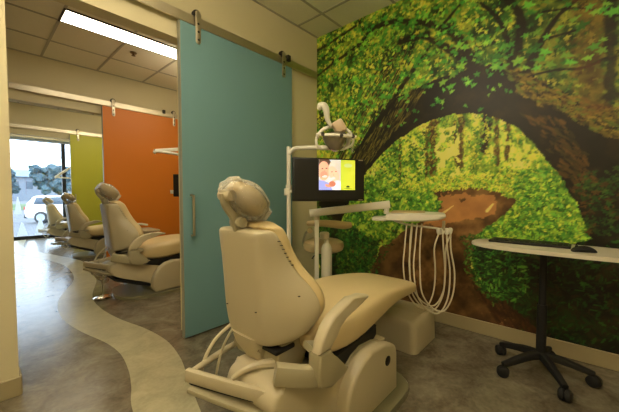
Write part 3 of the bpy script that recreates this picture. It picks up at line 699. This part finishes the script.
# ------------------------------------------------------------------ dental light on its pole
def dental_light(loc, label, rz=R(-48), mirror=1):
    """local x = to the right of someone facing the lamp, y = away"""
    t = thing('dental_light', label, 'dental light', loc, rz, 'pole mounted dental lights')
    h = 1.40
    obj('pole', T([(0,0,.0),(0,0,h-.04),(.008,0,h+.03),(.05,-.01,h+.068),(.11,-.03,h+.07),(.22,-.08,h+.065),(.34,-.13,h+.055)], .017, sm=5, seg=14), M['white'], t)
    obj('base_flange', L([(0,0),(.10,0),(.10,.01),(.03,.016),(.022,.05),(0,.05)], 24), M['white'], t)
    obj('collar', L([(.0,0),(.024,0),(.024,.06),(0,.06)], 16, Matrix.Translation((0,0,1.13))), M['white'], t)
    obj('lamp_arm', T([(.34,-.13,h+.055),(.40,-.13,h+.05),(.435,-.15,h+.075),(.44,-.17,h+.14),(.42,-.19,h+.12)], .015, sm=5), M['white'], t)
    hd = obj('lamp_elbow', T([(.222,-.24,h+.30),(.235,-.24,h+.325),(.26,-.24,h+.322),(.276,-.24,h+.29),(.284,-.235,h+.235),(.31,-.23,h+.19)], [.012,.024,.027,.022,.017,.012], seg=14), M['white'], t)
    c = Vector((.335,-.24,h+.085))
    # reflector bowl facing down towards the headrest
    bm = bmesh.new(); ax = Vector((-.25, -.35, -1)).normalized()
    m_ = Matrix.Translation(c+Vector((0,0,.03))) @ Vector((-.1,.25,1)).normalized().to_track_quat('Z','Y').to_matrix().to_4x4()
    lathe(bm, [(.006,-.105),(.028,-.10),(.052,-.078),(.072,-.045),(.082,-.008),(.086,.0),(.08,.002),(.068,-.03),(.045,-.065),(.006,-.085)], 28, m_)
    obj('reflector', bm, M['reflector'], hd)
    # yoke ring
    ring = [c+Vector((.115*math.cos(a)*1.0, .03*math.sin(a), .03+.085*math.sin(a)*.9)) for a in [R(k) for k in range(-10, 200, 14)]]
    obj('yoke', T(ring, [.008,.011,.012,.012,.011,.008], sm=3), M['white'], hd)
    obj('handle_loop', T([c+Vector(p) for p in ((-.05,0,.09),(-.10,-.02,.06),(-.128,-.03,.01),(-.125,-.03,-.03),(-.10,-.02,-.055),(-.06,0,-.05))], .009), M['white'], hd)
    obj('handle_loop', T([c+Vector(p) for p in ((.07,0,.05),(.105,-.02,.03),(.125,-.03,.0),(.11,-.03,-.035),(.08,-.01,-.05))], .007), M['white'], hd)
    cb = obj('cross_bar', T([c+Vector(p) for p in ((-.125,-.05,.035),(-.04,-.09,.025),(.05,-.09,.02),(.135,-.05,.02))], 1, flat=(.028,.018), up=(0,0,1)), M['white'], hd)
    for p in ((-.085,-.083,.03),(.035,-.10,.02),(.115,-.07,.02)):
        obj('knob', L([(0,0),(.014,0),(.012,.008),(0,.01)], 16, align((0,-1,0), c+Vector(p))), M['dark'], cb)
    bm = B(-.04,.04,-.03,.03,-.045,.045, bev=.014, seg=3, mtx=Matrix.Translation(c+Vector((.03,.01,.10))) @ Matrix.Rotation(R(-30),4,'Y'))
    obj('lamp_housing', bm, M['pink'], hd)
    obj('splash_fin', PR(smooth2([(.10,.06),(.125,.055),(.135,.0),(.125,-.08),(.11,-.05)],4), -.004, .004, bev=.001), M['bag'], hd, loc=c)
    return t
LPOS = (1.64, 1.69, 0)
dl0 = dental_light(LPOS, 'white pole mounted dental light above the nearest chair, beside the mural')
def armed_light(loc, pts, label):
    t = thing('dental_light', label, 'dental light', loc, 0, 'pole mounted dental lights')
    O_ = Vector(loc); P = [Vector(p)-O_ for p in pts]
    obj('pole', T([(0,0,0),(0,0,P[0].z-.02),P[0]], .018, sm=3, seg=12), M['white'], t)
    obj('upper_arm', T([P[0], P[1]], 1, flat=(.035,.05), up=(0,0,1), sm=0), M['white'], t)
    obj('lower_arm', T([P[1], P[1]+Vector((0,0,-.03)), P[2]-(P[2]-P[1])*.9, P[2]], .018, sm=3), M['white'], t)
    c = P[2]+Vector((.08,-.02,-.10))
    hd = obj('reflector', L([(.006,-.06),(.05,-.055),(.10,-.02),(.125,.02),(.118,.02),(.09,-.01),(.04,-.035),(.006,-.04)], 24, Matrix.Translation(c)), M['reflector'], t)
    obj('yoke', T([c+Vector((-.12,0,.02)), c+Vector((-.08,0,.09)), c+Vector((0,0,.12)), c+Vector((.08,0,.09)), c+Vector((.12,0,.02))], .012), M['white'], hd)
    return t
armed_light((2.22, 4.35, 0), [(2.22,4.35,1.80),(1.66,4.30,1.70),(2.16,4.20,1.66)], 'white jointed arm dental light in front of the orange door')
armed_light((1.95, 9.55, 0), [(1.95,9.55,2.02),(1.33,9.3,1.52),(1.74,9.25,1.49)], 'white jointed arm dental light by the window, past the lime door')

# ------------------------------------------------------------------ monitor
def monitor(loc, rz, label, lit=True):
    t = thing('monitor', label, 'monitor', loc, rz, 'monitors on the dental light poles')
    w, h = .56, .315
    obj('bezel', B(-w/2, w/2, -.0, .035, -h/2, h/2, bev=.006), M['black'], t)
    obj('screen_glass', B(-w/2+.012, w/2-.012, -.0015, .001, -h/2+.014, h/2-.014), M['carbon'] if 'carbon' in M else M['black'], t, smooth=0)
    obj('rear_housing', B(-.16, .16, .03, .06, -.11, .11, bev=.015), M['black'], t)
    br = obj('wall_bracket', B(-w/2-.055, -w/2-.018, .02, .05, -.115, -.065, bev=.004), M['white'], t)
    obj('bracket_arm', T([(-w/2-.02,.035,-.09),(-w/2+.08,.055,-.07),(-.1,.06,-.02)], .012), M['white'], br)
    if lit:
        IMGs = paint_screen()
        p = grid_print('screen_picture', IMGs, (0,0,0), (1,0,0), (0,0,1), .285, .222, M['screen'], t, .002, (0,-1,0))
        p.location = (-.085, -.0015, -.075)
        obj('badge', B(w/2-.05, w/2-.015, -.003, 0, h/2-.012, h/2-.005), M['steel'], t, smooth=0)
        obj('badge', B(w/2-.05, w/2-.015, -.003, 0, -h/2+.005, -h/2+.011), M['steel'], t, smooth=0)
    return t
def paint_screen():
    w, h = 96, 72
    X, Y = np.meshgrid(np.linspace(0, 1, w), np.linspace(0, 1, h))
    I = np.zeros((h, w, 3)); I[:] = C(206, 214, 220)
    def ell(cx, cy, rx, ry, col, th=0, soft=8):
        c_, s_ = math.cos(R(th)), math.sin(R(th)); dx, dy = X-cx, Y-cy
        e = ((dx*c_+dy*s_)/rx)**2+((-dx*s_+dy*c_)/ry)**2
        a = np.clip((1-e)*soft, 0, 1)[..., None]; I[:] = I*(1-a)+col*a
    # man on the left: dark hair, face, lilac shirt
    ell(.13, .80, .22, .28, C(92, 66, 52)); ell(.13, .62, .165, .33, C(224, 172, 140))
    ell(.05, .08, .34, .24, C(150, 158, 226), -12); ell(.13, .50, .10, .12, C(206, 148, 120)); ell(.15, .44, .07, .03, C(246, 240, 236), 10)
    ell(.09, .70, .028, .016, C(60, 44, 40)); ell(.2, .71, .028, .016, C(60, 44, 40)); ell(.15, .60, .02, .06, C(210, 152, 124))
    # woman leaning in: blonde hair, face, pale top
    ell(.46, .74, .20, .27, C(218, 206, 186)); ell(.53, .52, .11, .40, C(206, 196, 180), 8)
    ell(.40, .52, .135, .28, C(236, 190, 160), 14); ell(.50, .10, .16, .22, C(224, 224, 234)); ell(.36, .20, .10, .10, C(196, 120, 92), 30)
    ell(.38, .38, .06, .028, C(250, 244, 240), 15); ell(.35, .60, .022, .014, C(70, 56, 50)); ell(.46, .61, .022, .014, C(70, 56, 50)); ell(.40, .50, .018, .05, C(226, 174, 146))
    ell(.24, .14, .09, .05, C(210, 150, 120), -25)
    # lime panel on the right
    m_ = X > .595; g = np.clip((X-.6)/.4, 0, 1)
    n_ = np.random.default_rng(3).random((9, 9)); yi = (Y*7.9).astype(int); xi = (X*7.9).astype(int)
    pan = np.stack([.45+.12*n_[yi, xi]+.1*g, .56+.1*n_[yi, xi], .03+.02*n_[yi, xi]], -1)
    I[m_] = pan[m_]
    ell(.80, .82, .12, .07, C(190, 206, 120)); ell(.80, .12, .05, .035, C(52, 62, 20)); ell(.80, .06, .12, .012, C(90, 110, 30))
    return np.clip(I, 0, 1)
MON = (1.765, 1.385, 1.225)
monitor(MON, R(-31.7), 'black flat monitor showing a smiling couple beside a lime green panel')
monitor((2.06, 4.05, 1.24), R(-52), 'dark switched off monitor in front of the orange door', lit=False)

# ------------------------------------------------------------------ delivery unit beside the near chair
du = thing('delivery_unit', 'cream swing arm delivery unit with tray and hanging hoses in front of mural', 'dental delivery unit', (1.966, 1.684, 0))
def DL(p): return Vector(p)-Vector((1.966, 1.684, 0))
DS = 1.13
obj('post', B(-.018, .018, -.018, .018, .0, .967, bev=.005, mtx=Matrix.Rotation(R(-48),4,'Z')), M['white'], du)
obj('floor_flange', L([(0,0),(.06,0),(.06,.012),(0,.014)]), M['white'], du)
obj('swing_arm', T([DL((1.921,1.723,.956)), DL((2.294,1.175,1.035))], 1, flat=(.045,.064), up=(0,0,1), sm=0), M['white'], du)
obj('arm_joint', L([(0,0),(.022,0),(.022,.05),(0,.05)], 16, Matrix.Translation(DL((2.283,1.198,.956)))), M['white'], du)
obj('arm_joint', L([(0,0),(.024,0),(.024,.035),(0,.035)], 16, Matrix.Translation((0,0,.90))), M['shell'], du)
# tray head: a long flat tapering body
rt = math.atan2(.67-1.10, 2.10-1.94)
tm = Matrix.Translation(DL((2.283, 1.00, .945))) @ Matrix.Rotation(rt, 4, 'Z') @ Matrix.Scale(DS, 4)
bm = bmesh.new(); rings = []
for x, w, h, dz in ((-.25,.055,.010,-.020),(-.24,.075,.013,-.020),(-.155,.085,.015,-.018),(-.145,.12,.024,-.004),(-.02,.14,.03,.0),(.10,.145,.028,.004),(.18,.14,.022,.008),(.215,.12,.014,.012),(.225,.10,.008,.014)):
    rings.append([tm @ Vector((x, a, b+dz)) for a, b in sup(w, h, 24, .34)])
loft(bm, rings); tr_ = obj('tray_head', bm, M['white'], du)
bm = bmesh.new(); box(bm, -.12, .10, -.10, .11, .028, .036, bev=.006)
for v in bm.verts: v.co = tm @ v.co
obj('instrument_mat', bm, M['vinyl2'], tr_)
hp = DL((2.305, .740, .854))
vr = Vector((.669, -.743, 0)); vf = Vector((.743, .669, 0))
obj('holder_arm', T([tm @ Vector((-.10,-.03,-.03)), tm @ Vector((.0,-.04,-.055)), hp-vr*.06+Vector((0,0,.015)), hp-vr*.02], [.009,.008,.007,.009]), M['white'], du)
obj('holder_post', T([hp+Vector((0,0,.07))-vr*.01, hp+Vector((0,0,.0))-vr*.01], .011, sm=0), M['shell2'], du)
for k in range(4):
    p = hp + vr*(-.045+.03*k) + vf*(.012*(k % 2))
    ho = obj('handpiece_holder', L([(0,-.03),(.012,-.03),(.016,-.015),(.017,.008),(.012,.016),(0,.018)], 16, Matrix.Translation(p) @ Matrix.Rotation(R(14*(k-1)),4,'Y')), M['white'], du)
tops = [(409,226),(413,227),(418,228),(421,228),(415,227)]
def lp(a, b, f):  # a = metres to the right of the holder, b = height
    return hp + vr*a*DS + vf*f + Vector((0,0,b*DS))
spec = [(-.235,-.055,-.525,.06),(-.205,.005,-.535,.05),(-.175,.03,-.55,.03),(-.15,.052,-.53,.01),(-.19,.02,-.515,.08)]
for k, (xa, xb, zb, f) in enumerate(spec):
    zt = .04; sag = .012*k
    pts = [lp(xa+.01, zt, f+.02), lp(xa, -.10, f+.02), lp(xa-.012+.01*(k%2), -.25, f+.01), lp(xa+.01, zb+.12, f), lp((xa*.62+xb*.38), zb+.02, f), lp((xa*.25+xb*.75), zb, f-.01), lp(xb+.0, zb+.10, f-.02), lp(xb+.012, -.28, f-.02), lp(xb-.012, -.12, -.0), lp(-.04+.026*min(k,3), -.02, 0)]
    obj('hose', T(pts, .0056, seg=8, sm=5), M['hose'], du)
# water bottle on the post
bt = obj('water_bottle', L([(0,-.31),(.038,-.31),(.046,-.30),(.046,-.06),(.034,-.03),(.018,-.01),(.016,.03),(0,.03)], 24, Matrix.Translation(DL((2.017,1.616,.713)))), M['bottle'], du)
obj('bottle_cap', L([(0,0),(.036,0),(.042,.01),(.042,.045),(.034,.055),(0,.058)], 20, Matrix.Translation(DL((1.994,1.622,.741)))), M['shell'], du)

# delivery tray of the second bay, seen beyond the second chair
t = thing('instrument_cart', 'low beige instrument cart between the second chair and the orange door', 'cart', (1.50, 4.55, 0))
obj('cabinet', B(-.16, .16, -.17, .17, .06, .60, bev=.015), M['shell2'], t)
obj('worktop', B(-.19, .24, -.19, .19, .60, .63, bev=.01), M['shell'], t)
obj('instrument_holder', T([(-.10,-.05,.63),(-.09,-.06,.70),(.02,-.06,.71),(.12,-.06,.69)], .014), M['white'], t)
obj('plinth', B(-.13, .13, -.14, .14, 0, .06), M['blackmatte'], t)

# foot pedal beside second chair
t = thing('foot_control', 'round chrome foot control with thin upright on the floor by the second chair', 'foot control', (.905, 3.80, 0))
obj('pedal_disc', L([(0,0),(.085,0),(.088,.012),(.07,.022),(.03,.03),(0,.032)], 28), M['chrome'], t)
obj('upright', T([(.0,0,.028),(.0,0,.24)], .004, sm=0), M['steel'], t)

# ------------------------------------------------------------------ assistant stool in the corner
t = thing('dental_stool', 'tan cushioned dental stool with curved arm, in the corner by the mural', 'stool', (2.20, 1.80, 0), R(-48))
bm = bmesh.new()
for k in range(5):
    a = R(90+72*k); d = Vector((math.cos(a), math.sin(a), 0)); tube(bm, [Vector((0,0,.10)), d*.12+Vector((0,0,.09)), d*.22+Vector((0,0,.06))], [.022,.018,.014], sm=3)
obj('star_base', bm, M['steel'], t)
for k in range(5):
    a = R(90+72*k); d = Vector((math.cos(a), math.sin(a), 0))*.22
    obj('caster', L([(0,-.014),(.022,-.014),(.027,-.008),(.027,.008),(.022,.014),(0,.014)], 16, Matrix.Translation(d+Vector((0,0,.027))) @ Matrix.Rotation(R(90),4,'X')), M['blackmatte'], t)
obj('gas_column', L([(0,.08),(.03,.08),(.03,.3),(.018,.31),(.018,.60),(0,.60)], 18), M['steel'], t)
obj('seat', L([(0,.585),(.15,.585),(.18,.60),(.192,.635),(.185,.67),(.15,.69),(0,.695)], 32), M['vinyl2'], t)
obj('height_lever', T([(0,-.02,.575),(-.08,-.08,.56),(-.11,-.10,.53)], .006), M['dark'], t)
sa = obj('arm_support', T([(-.12,.06,.60),(-.19,.02,.63),(-.17,-.05,.75),(-.12,-.08,.80)], .012), M['steel'], t)
obj('arm_joint', L([(0,-.02),(.026,-.02),(.026,.02),(0,.02)], 16, align((0,1,0), (-.13,-.10,.79))), M['chrome'], sa)
obj('curved_backrest', T([(-.15,-.10,.855),(-.05,-.15,.86),(.06,-.16,.855),(.17,-.13,.84),(.235,-.07,.835)], [.022,.030,.034,.036,.030], seg=14), M['vinyl2'], t)

# ------------------------------------------------------------------ keyboard cart at the right
CX, CY = 2.33, .165
t = thing('computer_cart', 'slim white topped cart on a black five star base at the mural', 'cart', (CX, CY, 0))
bm = bmesh.new()
o2 = []
for k in range(40):
    a = 2*PI*k/40; c_, s_ = math.cos(a), math.sin(a)
    o2.append((.205*math.copysign(abs(c_)**.8, c_), .47*math.copysign(abs(s_)**.72, s_)-.075))
prism(bm, o2, .778, .80, 'z', bev=.006, seg=3)
obj('table_top', bm, M['table'], t)
obj('top_plate', B(-.07,.07,-.09,.09,.764,.778, bev=.003), M['blackmatte'], t)
obj('lever', T([(0,.02,.758),(-.04,.12,.752),(-.05,.16,.745)], .006), M['blackmatte'], t)
obj('column', T([(0,0,.10),(0,0,.44)], .026, seg=16, sm=0), M['blackmatte'], t)
obj('upper_column', T([(0,0,.42),(0,0,.768)], .019, seg=16, sm=0), M['blackmatte'], t)
for k in range(5):
    a = R(210+72*k); d = Vector((math.cos(a), math.sin(a), 0))
    lg = obj('leg', T([Vector((0,0,.125)), d*.10+Vector((0,0,.115)), d*.25+Vector((0,0,.075))], [1,.9,.62], flat=(.05,.05), up=(0,0,1), sm=3), M['blackmatte'], t)
    e = d*.25; pr = Vector((-d.y, d.x, 0)).normalized(); a2 = R(40*k)
    ax = Vector((math.cos(a+.9), math.sin(a+.9), 0))
    cs = obj('caster', L([(0,-.03),(.022,-.03),(.031,-.024),(.034,-.012),(.034,-.004),(.02,-.003),(.02,.003),(.034,.004),(.034,.012),(.031,.024),(.022,.03),(0,.03)], 20, align(ax, e+Vector((0,0,.0345)))), M['blackmatte'], lg)
kb = thing('keyboard', 'thin black keyboard lying on the white cart top', 'keyboard', (CX+.045, .25, .80))
obj('case', B(-.07,.07,-.21,.21,0,.016, bev=.004), M['black'], kb)
bm = bmesh.new()
for i in range(5):
    for j in range(15): box(bm, -.058+.0235*i, -.058+.0235*i+.019, -.198+.0265*j, -.198+.0265*j+.022, .015, .021)
ky = obj('keys', bm, M['black'], kb, smooth=0)
ms = thing('computer_mouse', 'black computer mouse at the right end of the keyboard', 'mouse', (CX-.09, -.015, .80), R(20))
bm = bmesh.new(); rings = []
for x, w, h_ in ((-.055,.012,.006),(-.05,.024,.018),(-.03,.032,.032),(0,.034,.038),(.03,.031,.032),(.048,.024,.020),(.055,.014,.008)):
    rings.append([Vector((w*math.cos(2*PI*k/16), x, max(0.0, h_*(math.sin(2*PI*k/16)*.5+.5)))) for k in range(16)])
loft(bm, rings); obj('shell', bm, M['blackmatte'], ms, mod=1)
obj('scroll_wheel', L([(0,-.004),(.008,-.004),(.008,.004),(0,.004)], 12, align((1,0,0), (0,.032,.030))), M['black'], ms)

# ------------------------------------------------------------------ outside the window
GZ = -.72
g = obj('parking_ground', B(-60, 60, YW+.6, 140, GZ-.2, GZ), M['asphalt'], smooth=0); g['kind'] = 'structure'
g = obj('lawn', B(-60, 80, 48, 75, GZ, GZ+.05), M['grass'], smooth=0); g['kind'] = 'structure'
def suv(x, y, rz):
    t = thing('car', 'white parked SUV seen through the big window', 'car', (x, y, GZ), rz)
    body = [(-2.35,.45),(-2.38,.75),(-2.30,1.05),(-2.15,1.15),(-1.95,1.62),(-1.75,1.72),(-.2,1.76),(.45,1.68),(1.15,1.15),(2.05,1.02),(2.32,.85),(2.38,.5),(2.2,.32),(-2.2,.32)]
    bo = obj('body', PR(body, -.93, .93, bev=.10, seg=4), M['carpaint'], t)
    for s in (-1, 1):
        y0, y1 = (s*.915, s*.938) if s > 0 else (-.938, -.915)
        for q in ([(-1.85,1.2),(-1.70,1.60),(-1.05,1.64),(-1.0,1.2)], [(-.93,1.2),(-.98,1.64),(-.05,1.66),(.0,1.2)], [(.07,1.2),(.02,1.66),(.38,1.60),(.92,1.2)]):
            obj('side_window', PR(q, y0, y1, bev=.005), M['carglass'], t)
    obj('rear_window', PR([(-.70,1.18),(.70,1.18),(.62,1.58),(-.62,1.58)], -2.20, -2.02, 'x', bev=.01), M['carglass'], t)
    obj('bumper', B(-2.42,-2.2,-.88,.88,.34,.62, bev=.05), M['tyre'], t)
    for s in (-1, 1):
        obj('tail_light', B(-2.40,-2.2,s*.80-.1,s*.80+.1,.82,1.05, bev=.03), mat('tail_light_red', rgb(170, 60, 60), .3), t)
        for xx in (-1.45, 1.5):
            wl = obj('wheel', L([(0,-.13),(.30,-.13),(.37,-.10),(.38,0),(.37,.10),(.30,.13),(0,.13)], 28, align((0,1,0), (xx,s*.86,.38))), M['tyre'], t)
            obj('rim', L([(0,0),(.24,0),(.23,.03),(.08,.015),(0,.02)], 20, align((0,s,0), (xx,s*.985,.38))), M['rim'], wl)
    return t
suv(4.55, 24.9, R(-36))
def tree(x, y, h, r, seed, lab):
    t = thing('tree', lab, 'tree', (x, y, GZ), 0, 'trees beyond the parking lot')
    obj('trunk', T([(0,0,0),(.1,0,h*.3),(0,.1,h*.6)], [.25,.2,.12]), M['trunk'], t)
    rr = random.Random(seed); bm = bmesh.new()
    for k in range(110):
        a = rr.uniform(0, 6.28); q = rr.uniform(0, 1)**.5*r*.9
        c = Vector((q*math.cos(a), q*math.sin(a), h*.56+rr.uniform(-.3, .33)*h*.75)); s = rr.uniform(.10, .24)*r
        nv_ = bmesh.ops.create_icosphere(bm, subdivisions=2, radius=s)['verts']
        for v in nv_: v.co = v.co*rr.uniform(.6, 1.3)+c
    obj('crown', bm, M['foliage'], t, smooth=0)
tree(2.0, 63, 6.6, 2.9, 1, 'rounded hazy tree outside, leftmost through the window')
tree(8.6, 58, 6.8, 3.1, 2, 'wide hazy tree outside, behind the parked SUV')
tree(-7.5, 66, 5.2, 3.4, 3, 'small hazy tree outside, hidden mostly behind the left wall')
tree(19.5, 62, 6.0, 4.4, 4, 'hazy tree outside, seen beside the black window mullion')
t = thing('building', 'pale low building with a teal roof far beyond the trees', 'building', (12, 112, GZ))
wl = obj('wall', B(-9, 9, 0, 8, 0, 6.5), M['building'], t, smooth=0)
obj('roof', PR([(-.8,6.5),(4,8.6),(8.8,6.5)], -9.5, 9.5, 'x', bev=0), M['roof'], t, smooth=0)
for k in range(6): obj('window', B(-7.8+k*2.8, -6.4+k*2.8, -.06, .05, 3.2, 5.2), M['carglass'], wl, smooth=0)
